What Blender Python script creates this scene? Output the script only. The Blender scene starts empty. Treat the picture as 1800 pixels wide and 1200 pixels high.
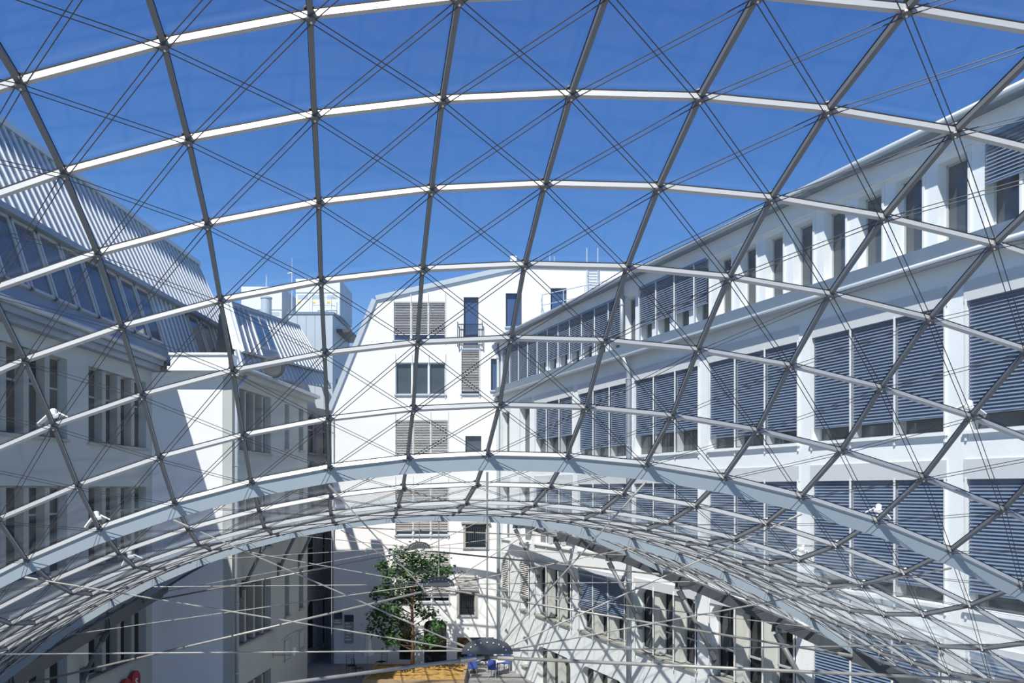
import bpy, math, random
from mathutils import Vector, Matrix
random.seed(7)
sc = bpy.context.scene
col = sc.collection
ZC = 9.6                      # eye height above the courtyard paving; heights below are relative to the eye

# ------------------------------------------------------------------ camera, sky, sun, exposure
cam = bpy.data.cameras.new('camera'); camo = bpy.data.objects.new('camera', cam); col.objects.link(camo)
camo.location = (0, 0, ZC); camo.rotation_euler = (math.pi/2, 0, 0)
cam.sensor_width = 36; cam.lens = 30; cam.shift_y = 260/1800; cam.clip_start = .1; cam.clip_end = 600
sc.camera = camo
w = bpy.data.worlds.new('sky'); sc.world = w; w.use_nodes = True
nt = w.node_tree; nt.nodes.clear()
out = nt.nodes.new('ShaderNodeOutputWorld'); bg = nt.nodes.new('ShaderNodeBackground')
tc = nt.nodes.new('ShaderNodeTexCoord'); sx = nt.nodes.new('ShaderNodeSeparateXYZ'); rp = nt.nodes.new('ShaderNodeValToRGB')
nt.links.new(tc.outputs['Generated'], sx.inputs[0]); nt.links.new(sx.outputs['Z'], rp.inputs[0])
nt.links.new(rp.outputs[0], bg.inputs[0]); nt.links.new(bg.outputs[0], out.inputs[0])
els = rp.color_ramp.elements
els[0].position = 0.0; els[0].color = (.52, .74, .90, 1)
els[1].position = 1.0; els[1].color = (.035, .11, .40, 1)
for p, c in ((.14, (.23, .45, .80)), (.24, (.105, .27, .64)), (.36, (.058, .175, .49)), (.5, (.040, .125, .40))):
    e = els.new(p); e.color = (*c, 1)
bg.inputs['Strength'].default_value = 1.0
sun = bpy.data.lights.new('sun', 'SUN'); suno = bpy.data.objects.new('sun', sun); col.objects.link(suno)
suno.rotation_euler = Vector((.30, .70, -1.0)).to_track_quat('-Z', 'Y').to_euler()
suno.location = (-20, -40, 60)
sun.energy = 5.0; sun.angle = .0093; sun.color = (1, .955, .89)
sc.view_settings.view_transform = 'Standard'; sc.view_settings.look = 'None'
sc.view_settings.gamma = 1; sc.view_settings.use_curve_mapping = False
sc.view_settings.exposure = .25
try:
    sc.cycles.transparent_max_bounces = 40; sc.cycles.max_bounces = 8
except Exception: pass

# ------------------------------------------------------------------ materials
MATS = {}
def mat(name, c, rough=.6, metal=0., noise=0., nscale=8., bump=0., spec=.5):
    m = bpy.data.materials.new(name); m.use_nodes = True; t = m.node_tree; b = t.nodes['Principled BSDF']
    b.inputs['Base Color'].default_value = (*c, 1); b.inputs['Roughness'].default_value = rough
    b.inputs['Metallic'].default_value = metal; b.inputs['Specular IOR Level'].default_value = spec
    if noise or bump:
        co = t.nodes.new('ShaderNodeTexCoord'); n = t.nodes.new('ShaderNodeTexNoise')
        n.inputs['Scale'].default_value = nscale; n.inputs['Detail'].default_value = 6
        t.links.new(co.outputs['Object'], n.inputs['Vector'])
        if noise:
            mx = t.nodes.new('ShaderNodeMix'); mx.data_type = 'RGBA'
            mx.inputs[6].default_value = (*[max(0, x*(1-noise)) for x in c], 1)
            mx.inputs[7].default_value = (*[min(1, x*(1+noise)) for x in c], 1)
            t.links.new(n.outputs['Fac'], mx.inputs[0]); t.links.new(mx.outputs[2], b.inputs['Base Color'])
        if bump:
            n2 = t.nodes.new('ShaderNodeTexNoise'); n2.inputs['Scale'].default_value = nscale*9; n2.inputs['Detail'].default_value = 3
            t.links.new(co.outputs['Object'], n2.inputs['Vector'])
            bp = t.nodes.new('ShaderNodeBump'); bp.inputs['Strength'].default_value = bump; bp.inputs['Distance'].default_value = .02
            t.links.new(n2.outputs['Fac'], bp.inputs['Height']); t.links.new(bp.outputs[0], b.inputs['Normal'])
    MATS[name] = m; return m
mat('stucco_white', (.84, .84, .83), .85, noise=.05, nscale=1.5, bump=.25)
mat('stucco_cool', (.82, .86, .86), .85, noise=.06, nscale=1.2, bump=.25)
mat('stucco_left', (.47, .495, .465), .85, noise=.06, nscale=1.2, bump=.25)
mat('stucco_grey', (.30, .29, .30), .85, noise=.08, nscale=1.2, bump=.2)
mat('header_grey', (.60, .63, .64), .8, noise=.04)
mat('stone_pale', (.58, .60, .55), .8, noise=.1, nscale=4, bump=.2)
mat('stone', (.36, .36, .32), .8, noise=.12, nscale=4, bump=.2)
mat('bar_paint', (.50, .51, .51), .40, .25, noise=.03, nscale=5)
mat('rib_shade_paint', (.17, .18, .19), .40, noise=.04, nscale=5)  # unlit look of the ribs put into the colour; struts share it
mat('gasket', (.015, .015, .016), .7, noise=.05)
mat('hub_steel', (.16, .16, .17), .45, .4, noise=.08, nscale=20)
mat('clip_steel', (.85, .85, .83), .35, .2, noise=.04, nscale=20)
mat('cable_steel', (.10, .10, .105), .5, .5, noise=.1, nscale=40)
mat('rod_steel', (.36, .345, .31), .42, .35, noise=.1, nscale=14)
mat('plate_paint', (.30, .355, .40), .6, noise=.05, nscale=5)
mat('edge_paint', (.10, .112, .125), .5, noise=.06, nscale=4)  # dark grey, taken darker for the shade under the edge beam
mat('disc_steel', (.10, .105, .11), .5, .3, noise=.08, nscale=10)
mat('zinc', (.19, .25, .31), .45, .25, noise=.10, nscale=1.5)
mat('zinc_light', (.50, .56, .60), .45, .2, noise=.06, nscale=2)
mat('zinc_seam_lit', (.74, .77, .79), .4, .2, noise=.05, nscale=4)  # paler than the zinc: sunlit seam sides put into the colour
mat('pipe_grey', (.42, .47, .51), .45, .3, noise=.05, nscale=4)
mat('blind_blue', (.17, .235, .335), .45, .1, noise=.05, nscale=3)
mat('blind_white', (.70, .68, .65), .5, noise=.04, nscale=3)
mat('guide_white', (.80, .81, .80), .5, noise=.02)
mat('frame_dark', (.06, .07, .08), .5, noise=.1, nscale=9)
mat('frame_grey', (.42, .44, .45), .5, noise=.05, nscale=9)
mat('frame_white', (.78, .79, .78), .5, noise=.03, nscale=9)
mat('pane_dark', (.014, .018, .022), .04, noise=.5, nscale=.8, spec=.8)
mat('pane_blue', (.05, .09, .19), .06, noise=.3, nscale=.8, spec=.8)
mat('pane_mid', (.06, .075, .085), .06, noise=.3, nscale=.8, spec=.7)
mat('skylight_glass', (.035, .06, .085), .06, noise=.3, nscale=.8, spec=.8)
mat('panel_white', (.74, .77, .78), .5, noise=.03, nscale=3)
mat('panel_side_shade', (.46, .50, .56), .5, noise=.03, nscale=3)  # panel tone darkened in the colour for sides turned from the sun
mat('warning_yellow', (.85, .5, .02), .5, noise=.05)
mat('dish_grey', (.05, .055, .06), .85, noise=.05)
mat('iron', (.03, .03, .033), .5, .5, noise=.1, nscale=20)
mat('bark', (.16, .10, .06), .9, noise=.35, nscale=14, bump=.5)
mat('leaf_green', (.045, .12, .03), .55, noise=.45, nscale=2.5)
mat('mulch', (.42, .25, .07), .95, noise=.6, nscale=9, bump=.8)
mat('timber', (.36, .26, .15), .8, noise=.2, nscale=6)
mat('parasol_cloth', (.80, .80, .80), .8, noise=.04)
mat('cloth_blue', (.05, .09, .36), .7, noise=.1)
mat('cloth_white', (.8, .8, .78), .7, noise=.03)
mat('sign_dark', (.05, .055, .06), .5, noise=.1)
mat('sign_grey', (.36, .37, .38), .5, noise=.05)
mat('sign_red', (.40, .025, .02), .45, noise=.06)
mat('lettering', (.85, .83, .80), .5, noise=.02)
mat('orange', (.8, .3, .03), .6, noise=.1)
def glass_mat():
    m = bpy.data.materials.new('roof_glass'); m.use_nodes = True; t = m.node_tree; t.nodes.clear()
    o = t.nodes.new('ShaderNodeOutputMaterial'); tr = t.nodes.new('ShaderNodeBsdfTransparent'); gl = t.nodes.new('ShaderNodeBsdfGlossy')
    di = t.nodes.new('ShaderNodeBsdfDiffuse'); m1 = t.nodes.new('ShaderNodeMixShader'); m2 = t.nodes.new('ShaderNodeMixShader')
    tr.inputs[0].default_value = (.982, .993, .992, 1); gl.inputs['Roughness'].default_value = .02; gl.inputs[0].default_value = (.9, .95, 1, 1)
    di.inputs[0].default_value = (.75, .8, .8, 1)
    fa = t.nodes.new('ShaderNodeLayerWeight'); fa.inputs[0].default_value = .5
    pw = t.nodes.new('ShaderNodeMath'); pw.operation = 'POWER'; pw.inputs[1].default_value = 4.5; t.links.new(fa.outputs['Facing'], pw.inputs[0])
    lw = t.nodes.new('ShaderNodeMath'); lw.operation = 'MULTIPLY_ADD'; lw.inputs[1].default_value = .75; lw.inputs[2].default_value = .025; t.links.new(pw.outputs[0], lw.inputs[0])
    co = t.nodes.new('ShaderNodeTexCoord'); n = t.nodes.new('ShaderNodeTexNoise'); n.inputs['Scale'].default_value = 1.1; n.inputs['Detail'].default_value = 8
    t.links.new(co.outputs['Object'], n.inputs['Vector'])
    mr = t.nodes.new('ShaderNodeMapRange'); mr.inputs[1].default_value = .35; mr.inputs[2].default_value = .75
    mr.inputs[3].default_value = .003; mr.inputs[4].default_value = .02
    t.links.new(n.outputs['Fac'], mr.inputs[0])
    t.links.new(mr.outputs[0], m1.inputs[0]); t.links.new(tr.outputs[0], m1.inputs[1]); t.links.new(di.outputs[0], m1.inputs[2])
    t.links.new(lw.outputs[0], m2.inputs[0]); t.links.new(m1.outputs[0], m2.inputs[1]); t.links.new(gl.outputs[0], m2.inputs[2])
    t.links.new(m2.outputs[0], o.inputs[0]); MATS['roof_glass'] = m
glass_mat()
def paving_mat():
    m = mat('paving', (.30, .29, .28), .9); t = m.node_tree; b = t.nodes['Principled BSDF']
    co = t.nodes.new('ShaderNodeTexCoord'); br = t.nodes.new('ShaderNodeTexBrick')
    br.inputs['Scale'].default_value = 5; br.inputs['Color1'].default_value = (.34, .33, .32, 1)
    br.inputs['Color2'].default_value = (.24, .235, .23, 1); br.inputs['Mortar'].default_value = (.12, .12, .115, 1)
    t.links.new(co.outputs['Object'], br.inputs['Vector']); t.links.new(br.outputs[0], b.inputs['Base Color'])
paving_mat()

# ------------------------------------------------------------------ mesh helpers
class Frame:                                     # a vertical plane: u along it, d outwards, z up
    def __init__(s, o, t, n):
        s.o = Vector((o[0], o[1], 0)); s.t = Vector((t[0], t[1], 0)).normalized(); s.n = Vector((n[0], n[1], 0)).normalized()
    def P(s, u, d, z): return s.o + s.t*u + s.n*d + Vector((0, 0, z))
WORLD = Frame((0, 0), (1, 0), (0, 1))
class MB:
    def __init__(s): s.v = []; s.f = []; s.m = []
    def add(s, vs, fs, mi=0):
        k = len(s.v); s.v += [Vector(p) for p in vs]; s.f += [tuple(i+k for i in f) for f in fs]; s.m += [mi]*len(fs); return s
    def box(s, u0, u1, d0, d1, z0, z1, F=WORLD, mi=0):
        return s.hexa([F.P(u, d, z) for z in (z0, z1) for (u, d) in ((u0, d0), (u1, d0), (u1, d1), (u0, d1))], mi)
    def hexa(s, p, mi=0):
        return s.add(p, [(0, 3, 2, 1), (4, 5, 6, 7), (0, 1, 5, 4), (1, 2, 6, 5), (2, 3, 7, 6), (3, 0, 4, 7)], mi)
    def prism(s, poly, vec, mi=0):
        n = len(poly); vec = Vector(vec); a = [Vector(p) for p in poly]
        return s.add(a+[p+vec for p in a], [tuple(range(n-1, -1, -1)), tuple(range(n, 2*n))]+[(i, (i+1) % n, n+(i+1) % n, n+i) for i in range(n)], mi)
    def tube(s, pts, r, n=6, cap=True, mi=0):
        pts = [Vector(p) for p in pts]; rs = r if isinstance(r, (list, tuple)) else [r]*len(pts); rings = []; ref = None
        for i, p in enumerate(pts):
            a = pts[max(0, i-1)]; b = pts[min(len(pts)-1, i+1)]; d = (b-a).normalized()
            if ref is None: ref = d.orthogonal().normalized()
            ref = (ref-d*ref.dot(d)).normalized(); q = d.cross(ref)
            rings.append([p+(ref*math.cos(2*math.pi*k/n)+q*math.sin(2*math.pi*k/n))*rs[i] for k in range(n)])
        fs = [(i*n+k, i*n+(k+1) % n, (i+1)*n+(k+1) % n, (i+1)*n+k) for i in range(len(pts)-1) for k in range(n)]
        if cap: fs += [tuple(range(n-1, -1, -1)), tuple((len(pts)-1)*n+k for k in range(n))]
        return s.add([v for r_ in rings for v in r_], fs, mi)
    def mesh(s, name, mats, shift=Vector((0, 0, 0)), smooth=False):
        me = bpy.data.meshes.new(name); me.from_pydata([tuple(v+shift) for v in s.v], [], s.f)
        for m in (mats if isinstance(mats, (list, tuple)) else [mats]): me.materials.append(MATS[m])
        me.polygons.foreach_set('material_index', s.m)
        if smooth: me.polygons.foreach_set('use_smooth', [True]*len(me.polygons))
        me.update(); return me
    def build(s, name, m, parent=None, root=None, smooth=False):
        """verts are world x, y and eye-relative z; parent may be the thing or one of its parts"""
        r = parent
        while r is not None and r.parent is not None: r = r.parent
        base = Vector(r.location) if r is not None else Vector((0, 0, 0))
        o = bpy.data.objects.new(name, s.mesh(name, m, Vector((0, 0, ZC))-base, smooth)); col.objects.link(o)
        if parent is not None: o.parent = parent
        return o
    def thing(s, name, m, base, label, cat, group=None, smooth=False):
        o = bpy.data.objects.new(name, s.mesh(name, m, Vector((0, 0, ZC))-Vector((base[0], base[1], base[2]+ZC)), smooth)); col.objects.link(o)
        o.location = (base[0], base[1], base[2]+ZC); return tag(o, label, cat, group)
def tag(o, label, cat, group=None):
    o['label'] = label; o['category'] = cat
    if group: o['group'] = group
    return o
def thing(name, base, label, cat, group=None):
    o = bpy.data.objects.new(name, None); col.objects.link(o); o.empty_display_size = .3
    o.location = (base[0], base[1], base[2]+ZC); return tag(o, label, cat, group)
def stuff(o): o['kind'] = 'stuff'; return o
def inst(name, me, M, parent):
    """shared mesh placed by matrix M (world xy, eye-relative z) under the thing"""
    o = bpy.data.objects.new(name, me); col.objects.link(o); o.parent = parent
    o.matrix_local = Matrix.Translation(Vector((0, 0, ZC))-Vector(parent.location)) @ M
    return o

GZ = -9.6                                        # the paving
# ------------------------------------------------------------------ ground
g = MB().box(-60, 60, -20, 110, GZ-.3, GZ).build('floor', 'paving'); g['kind'] = 'structure'

# ------------------------------------------------------------------ facade helpers
def wall(F, u0, u1, zb, top, holes, thick=.35):
    """wall with openings; top = [(u, z)...]; hole = (u0, u1, z0, z1[, corner radius])"""
    b = MB(); us = {u0, u1} | {p[0] for p in top if u0 < p[0] < u1}
    for h in holes: us |= {max(u0, h[0]), min(u1, h[1])}
    us = sorted(u for u in us if u0-1e-6 <= u <= u1+1e-6)
    def tz(u):
        for (a, za), (c, zc) in zip(top, top[1:]):
            if a-1e-6 <= u <= c+1e-6: return za+(zc-za)*(u-a)/(c-a)
        return top[-1][1]
    for a, c in zip(us, us[1:]):
        if c-a < 1e-4: continue
        z = zb; mid = (a+c)/2
        for h in sorted([h for h in holes if h[0] < mid < h[1]], key=lambda h: h[2]):
            if h[2] > z+1e-4: b.box(a, c, -thick, 0, z, h[2], F)
            z = max(z, h[3])
        za, zc = tz(a+1e-6), tz(c-1e-6)
        if min(za, zc) > z:
            b.hexa([F.P(a, -thick, z), F.P(c, -thick, z), F.P(c, 0, z), F.P(a, 0, z), F.P(a, -thick, za), F.P(c, -thick, zc), F.P(c, 0, zc), F.P(a, 0, za)])
    for h in holes:
        if len(h) > 4:
            r = h[4]
            for cu, sg in ((h[0], 1), (h[1], -1)):
                poly = [F.P(cu, 0, h[3])]
                for k in range(7):
                    a = math.pi/2*k/6; poly.append(F.P(cu+sg*r*(1-math.sin(a)), 0, h[3]-r*(1-math.cos(a))))
                b.prism(poly, -F.n*thick)
    return b
def window(F, root, h, n=3, depth=.24, frame='frame_grey', pane='pane_dark', mull=.10, mdepth=.06, transom=None, sill='stone', name='window'):
    u0, u1, z0, z1 = h[:4]; b = MB(); fw = .055; d0, d1 = -depth-.03, -depth+mdepth
    b.box(u0, u1, d0, -depth+.03, z0, z0+fw, F).box(u0, u1, d0, -depth+.03, z1-fw, z1, F)
    b.box(u0, u0+fw, d0, -depth+.03, z0, z1, F).box(u1-fw, u1, d0, -depth+.03, z0, z1, F)
    step = (u1-u0)/n
    for k in range(1, n): b.box(u0+step*k-mull/2, u0+step*k+mull/2, d0, d1, z0+fw, z1-fw, F)
    if transom is not None:
        zt = z0+(z1-z0)*transom
        for k in range(n):
            b.box(u0+step*k+(fw if k == 0 else mull/2), u0+step*(k+1)-(fw if k == n-1 else mull/2), d0, -depth+.03, zt-.03, zt+.03, F)
    o = b.build(name, frame, root)
    for k in range(n):
        a = u0+step*k+(fw if k == 0 else mull/2); c = u0+step*(k+1)-(fw if k == n-1 else mull/2)
        MB().box(a, c, -depth-.015, -depth+.002, z0+fw, z1-fw, F).build('pane', pane, o)
    if sill: MB().box(u0-.06, u1+.06, -depth+.03, .09, z0-.07, z0+.012, F).build('sill', sill, o)
    return o
def blind(F, root, u0, u1, z0, z1, m='blind_blue', d=-.06, pitch=.08, tilt=.95, name='blind', box=True):
    """a blind let down from z1 to z0: slats, bottom rail; the slats are too fine to pick apart"""
    b = MB(); z = z1-.08; hw = pitch*.62; hd = hw*math.cos(tilt); hz = hw*math.sin(tilt); t = .006
    while z > z0+.06:
        p = [F.P(u, d+dd, z+zz) for (dd, zz) in ((-hd, hz), (hd, -hz)) for u in (u0, u1)]
        lo = [p[0], p[1], p[3], p[2]]; b.hexa([q-Vector((0, 0, t)) for q in lo]+lo); z -= pitch
    b.box(u0, u1, d-.02, d+.02, z0, z0+.045, F)
    if box: b.box(u0-.01, u1+.01, d-.05, d+.05, z1-.06, z1+.04, F)
    return b.build(name, m, root)
def guides(F, root, us, z0, z1, d=.03, w_=.022):
    for u in us: MB().box(u-w_, u+w_, d-.015, d+.015, z0, z1, F).build('blind_guide', 'guide_white', root)
def pipe(root, pts, r=.07, m='pipe_grey', name='drainpipe'):
    o = MB().tube(pts, r, 10).build(name, m, root, smooth=True)
    (a, b_) = (Vector(pts[0]), Vector(pts[-1])); k = MB(); z = max(p[2] for p in pts)-.8
    low = min(p[2] for p in pts)
    while z > low+.3:
        for p, q in zip(pts, pts[1:]):
            p, q = Vector(p), Vector(q)
            if min(p.z, q.z) < z < max(p.z, q.z):
                c = p+(q-p)*((z-p.z)/(q.z-p.z)); k.tube([c-Vector((0, 0, .03)), c+Vector((0, 0, .03))], r*1.22, 10)
        z -= 2.6
    if k.v: k.build('pipe_clip', m, o)
    return o

# ------------------------------------------------------------------ right office building
RT = Vector((.3585, -.9335)); RN = Vector((-.9335, -.3585))
FR = Frame((-.66, 47), RT, RN)
UL = 35.0
rb = thing('office_building', (12, 32, GZ), 'long white four storey office building with rows of wide windows behind blue grey blinds', 'building')
cols = [(.35, 1.6), (3.0, 4.45)]+[(5.03+5*k, 9.47+5*k) for k in range(6)]
holes = []; tops = []
for (a, c) in cols:
    c = min(c, UL-.3)
    holes += [(a, c, 1.3, 4.2), (a, c, -2.65, .25)]
    holes.append((a+.12, c-.12, -6.15, -3.75, .5) if c-a > 2 else (a+.12, c-.12, -6.15, -3.75))
    if c < 26: holes.append((a+.3, c-.3, GZ, -7.65, .5 if c-a > 2 else .3) if c-a > 2 else (a+.35, c-.35, -9.0, -7.5, .3))
tops = [(27.6-.86+1.25*k, 27.6+1.25*k, 5.65, 7.5) for k in range(-21, 6)]
wall(FR, 0, UL, GZ, [(0, 8.1), (UL, 8.1)], holes+tops).build('wall', 'stucco_cool', rb)
MB().prism([FR.P(.2, -.37, GZ), FR.P(UL, -.37, GZ), FR.P(UL, -13, GZ), Vector((14, 46.6, GZ))], (0, 0, 17.65)).build('building_core', 'stucco_grey', rb)
MB().prism([FR.P(0, .42, 8.1), FR.P(UL, .42, 8.1), FR.P(UL, -13, 8.1), Vector((14, 46.8, 8.1)), FR.P(.1, 0, 8.1)], (0, 0, .2)).build('roof_slab', 'zinc', rb)
MB().tube([FR.P(0, .5, 8.15), FR.P(UL, .5, 8.15)], .09, 8).build('gutter', 'pipe_grey', rb, smooth=True)
MB().box(0, UL, .002, .12, 7.62, 8.098, FR).build('fascia', 'stucco_white', rb)
MB().box(0, UL, .002, .34, 5.2, 5.30, FR).box(0, UL, .002, .28, 5.30, 5.58, FR).build('ledge', 'zinc', rb)
MB().tube([FR.P(0, .36, 5.16), FR.P(UL, .36, 5.16)], .08, 8).build('gutter', 'pipe_grey', rb, smooth=True)
for h in tops: window(FR, rb, h, 1, .3, 'frame_grey', 'pane_mid', sill=None, transom=None)
guides(FR, rb, [h[1]+.02 for h in tops if h[1] > 20], 5.6, 7.6, .03, .03)
# top floor blinds in front of the piers
k = 0; bu = .6
while bu < 20.0:
    e = min(bu+1.25, 20.1); zlow = 5.62
    if 5.5 < bu < 13.5: zlow = 6.1
    if bu >= 14.6: zlow = 6.15
    if not 13.9 < bu < 14.6: blind(FR, rb, bu+.03, e-.03, zlow, 7.62, d=.09)
    bu = e
guides(FR, rb, [.6+1.25*k for k in range(16)], 5.6, 7.62, .13, .02)
blind(FR, rb, 30.6, 32.0, 6.55, 7.6, d=.09); blind(FR, rb, 32.05, 33.2, 6.55, 7.6, d=.09)
# floors 2 and 3
low2 = [3.9, 3.9, 2.45, 1.75, 2.05, 1.68, 1.66, 1.66]; low3 = [.1, .1, -.9, -2.0, -2.3, -2.3, -2.3, -2.3]
for (a, c), b2, b3 in zip(cols, low2, low3):
    c = min(c, UL-.3); n = 3 if c-a > 2 else 1
    for (z0, z1, lo) in ((1.3, 4.2, b2), (-2.65, .25, b3)):
        window(FR, rb, (a, c, z0, z1), n, .3, 'frame_grey', 'pane_mid', .12, .22, sill='stucco_cool')
        st = (c-a)/n
        MB().box(a-.05, c+.05, .002, .035, z1-.02, z1+.42, FR).build('blind_box', 'header_grey', rb)
        for q in range(n):
            if lo < z1-.5: blind(FR, rb, a+st*q+.03, a+st*(q+1)-.03, lo, z1+.02)
        guides(FR, rb, [a+st*q for q in range(n+1)], z0-.22, z1+.02, .03)
# floor below the roof: stone windows with deep piers, two with blinds
for i, (a, c) in enumerate(cols):
    c = min(c, UL-.3); a += .12; c -= .12; n = 3 if c-a > 2 else 1
    window(FR, rb, (a, c, -6.15, -3.75), n, .34, 'stone_pale', 'pane_dark', .5 if n > 1 else .1, .27, None, 'stone')
    st = (c-a)/n
    for q in range(n):                           # sash bars
        x0 = a+st*q+(.25 if q else .05); x1 = a+st*(q+1)-(.25 if q < n-1 else .05)
        s_ = MB().box(x0, x1, -.32, -.27, -5.25, -5.19, FR).box(x0, x0+.05, -.32, -.27, -6.1, -3.8, FR).box(x1-.05, x1, -.32, -.27, -6.1, -3.8, FR).box(x0, x1, -.32, -.27, -6.1, -6.04, FR)
        s_.build('sash', 'frame_grey', rb)
    MB().box(a-.1, c+.1, .002, .05, -3.74, -3.4, FR).build('window_hood', 'header_grey', rb)
    guides(FR, rb, [a+st*q for q in range(n+1)], -6.4, -3.6, .07, .018)
    if i in (0, 1, 3, 6, 7):
        lo = {0: -5.4, 1: -5.5, 3: -5.1, 6: -6.1, 7: -6.1}[i]
        for q in range(n): blind(FR, rb, a+st*q+.03, a+st*(q+1)-.03, lo, -3.6, 'blind_blue' if i > 2 else 'blind_white', d=.03, tilt=.95 if i > 2 else .45, pitch=.08 if i > 2 else .10)
for (a, c) in cols:
    if c >= 26: continue
    if c-a > 2: window(FR, rb, (a+.3, c-.3, GZ+.02, -7.65), 3, .3, 'stone_pale', 'pane_dark', .4, .25, None, None)
    else: window(FR, rb, (a+.35, c-.35, -9.0, -7.5), 1, .3, 'frame_grey', 'pane_dark', sill='stone')
pipe(rb, [FR.P(14.35, .18, 8.05), FR.P(14.35, .18, 5.35)], .08)
pipe(rb, [FR.P(14.9, .42, 5.1), FR.P(14.85, .16, 4.6), FR.P(14.85, .16, GZ+.02)], .09)
pipe(rb, [FR.P(.08, .14, 8.0), FR.P(.08, .14, GZ+.02)], .08)

# ------------------------------------------------------------------ gable building at the end of the court
FG = Frame((0, 47), (1, 0), (0, -1))
gx = lambda p: (p-900)*47/1500
gz = lambda p: (860-p)*47/1500
gb = thing('gable_building', (-2, 47.2, GZ), 'bright white rendered gable end with sloping roof edge closing the courtyard', 'building')
gtop = [(gx(583), gz(722)), (gx(662), gz(528)), (gx(930), gz(468)), (gx(1180), gz(474))]
R = lambda x0, x1, y0, y1: (gx(x0), gx(x1), gz(y1), gz(y0))
gwin = [(R(692, 783, 530, 598), 3, 'white', gz(588)), (R(695, 783, 637, 693), 3, None, 0), (R(695, 788, 738, 806), 3, 'white', gz(800)),
        (R(695, 788, 852, 940), 3, 'white', gz(933)), (R(697, 790, 970, 1058), 3, 'white', gz(1050)),
        (R(815, 841, 522, 606), 1, None, 0), (R(889, 917, 515, 574), 1, None, 0), (R(968, 996, 506, 556), 1, None, 0),
        (R(811, 843, 616, 692), 1, 'white', gz(687)), (R(863, 889, 630, 686), 1, None, 0), (R(818, 846, 766, 812), 1, None, 0),
        (R(819, 854, 922, 962), 1, 'bars', 0), (R(808, 834, 1042, 1081), 1, 'bars', 0),
        (R(701, 723, 1092, 1160), 1, None, 0), (R(745, 785, 1090, 1166), 1, 'door', 0), (R(803, 868, 1120, 1163), 2, None, 0)]
gh = []
for h, n, kind, lo in gwin:
    gh.append(h+(.35,) if kind == 'door' else h)
wall(FG, gx(583), -.45, GZ, gtop, gh).build('wall', 'stucco_white', gb)
wall(FG, -.45, gx(1180), 8.32, gtop, [h for h in gh if h[0] > -.46]).build('wall', 'stucco_white', gb)
b = MB()
b.prism([FG.P(gx(583), -.36, GZ)]+[FG.P(u, -.36, z-.03) for u, z in gtop]+[FG.P(gx(1180), -.36, 8.35), FG.P(-.5, -.36, 8.35), FG.P(-.5, -.36, GZ)], (0, 9, 0)); b.build('building_core', 'stucco_grey', gb)
b = MB()
for (a, za), (c, zc) in zip(gtop, gtop[1:]):
    nn = Vector((-(zc-za), 0, c-a)).normalized()*.26
    p0 = FG.P(a, .12, za); p1 = FG.P(c, .12, zc)
    if a == gtop[2][0]: p0 += Vector((.02, 0, 0))
    b.prism([p0, p1, p1+nn, p0+nn], (0, 9.3, 0))
b.build('coping', 'zinc_light', gb)
for h, n, kind, lo in gwin:
    blue = h[3] > 8 or (h[0] > -1.3 and h[3] > 4)
    wo = window(FG, gb, h, n, .2, 'frame_white' if n == 3 else 'frame_dark', 'pane_blue' if blue else ('pane_mid' if h[3] > 0 else 'pane_dark'), .14, .1,
                None, 'zinc_light' if kind != 'door' and h[3] > -7 else None, 'door' if kind == 'door' else 'window')
    st = (h[1]-h[0])/n
    if n == 3 or kind == 'white':
        guides(FG, gb, [h[0]+st*q for q in range(n+1)], h[2]-.2, h[3]+.5, .04, .018)
    if kind == 'white':
        for q in range(n): blind(FG, gb, h[0]+st*q+.02, h[0]+st*(q+1)-.02, lo, h[3]+.02, 'blind_white', pitch=.09, tilt=.5)
    if kind == 'bars':
        bb = MB(); u = h[0]+.1
        while u < h[1]-.05: bb.tube([FG.P(u, .06, h[2]+.05), FG.P(u, .06, h[3]-.05)], .014, 5); u += .12
        for z in (h[2]+.1, h[2]+.35, h[3]-.1): bb.box(h[0], h[1], .045, .075, z-.02, z+.02, FG)
        bb.build('window_grille', 'iron', gb)
        fr = MB()
        for u in (h[0]-.14, h[1]+.02): fr.box(u, u+.12, .002, .10, h[2]-.06, h[3]+.06, FG)
        fr.box(h[0]-.25, h[1]+.25, .002, .16, h[3]+.06, h[3]+.16, FG); fr.build('window_surround', 'stone', gb)
        guides(FG, gb, [h[0]-.16, h[1]+.16], h[2]-.1, h[3]+1.1, .05, .016)
blind(FG, gb, gx(803), gx(840), gz(1038), gz(1012), 'blind_white', d=.08, pitch=.09, tilt=.5)
blind(FG, gb, gx(815), gx(858), gz(919), gz(902), 'blind_white', d=.08, pitch=.09, tilt=.5)
# french window balustrade
b = MB(); x0, x1, z0, z1 = gx(805), gx(848), gz(607), gz(571)
for z in (z0, z1): b.box(x0, x1, .16, .20, z-.02, z+.02, FG)
for x in (x0, x1):
    b.box(x-.02, x+.02, .16, .20, z0-.1, z1+.15, FG)
    b.box(x-.015, x+.015, 0, .16, z1-.02, z1+.02, FG); b.box(x-.015, x+.015, 0, .16, z0-.02, z0+.02, FG)
u = x0+.12
while u < x1-.05: b.tube([FG.P(u, .18, z0), FG.P(u, .18, z1)], .01, 5); u += .1
b.build('balustrade', 'iron', gb)
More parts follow.
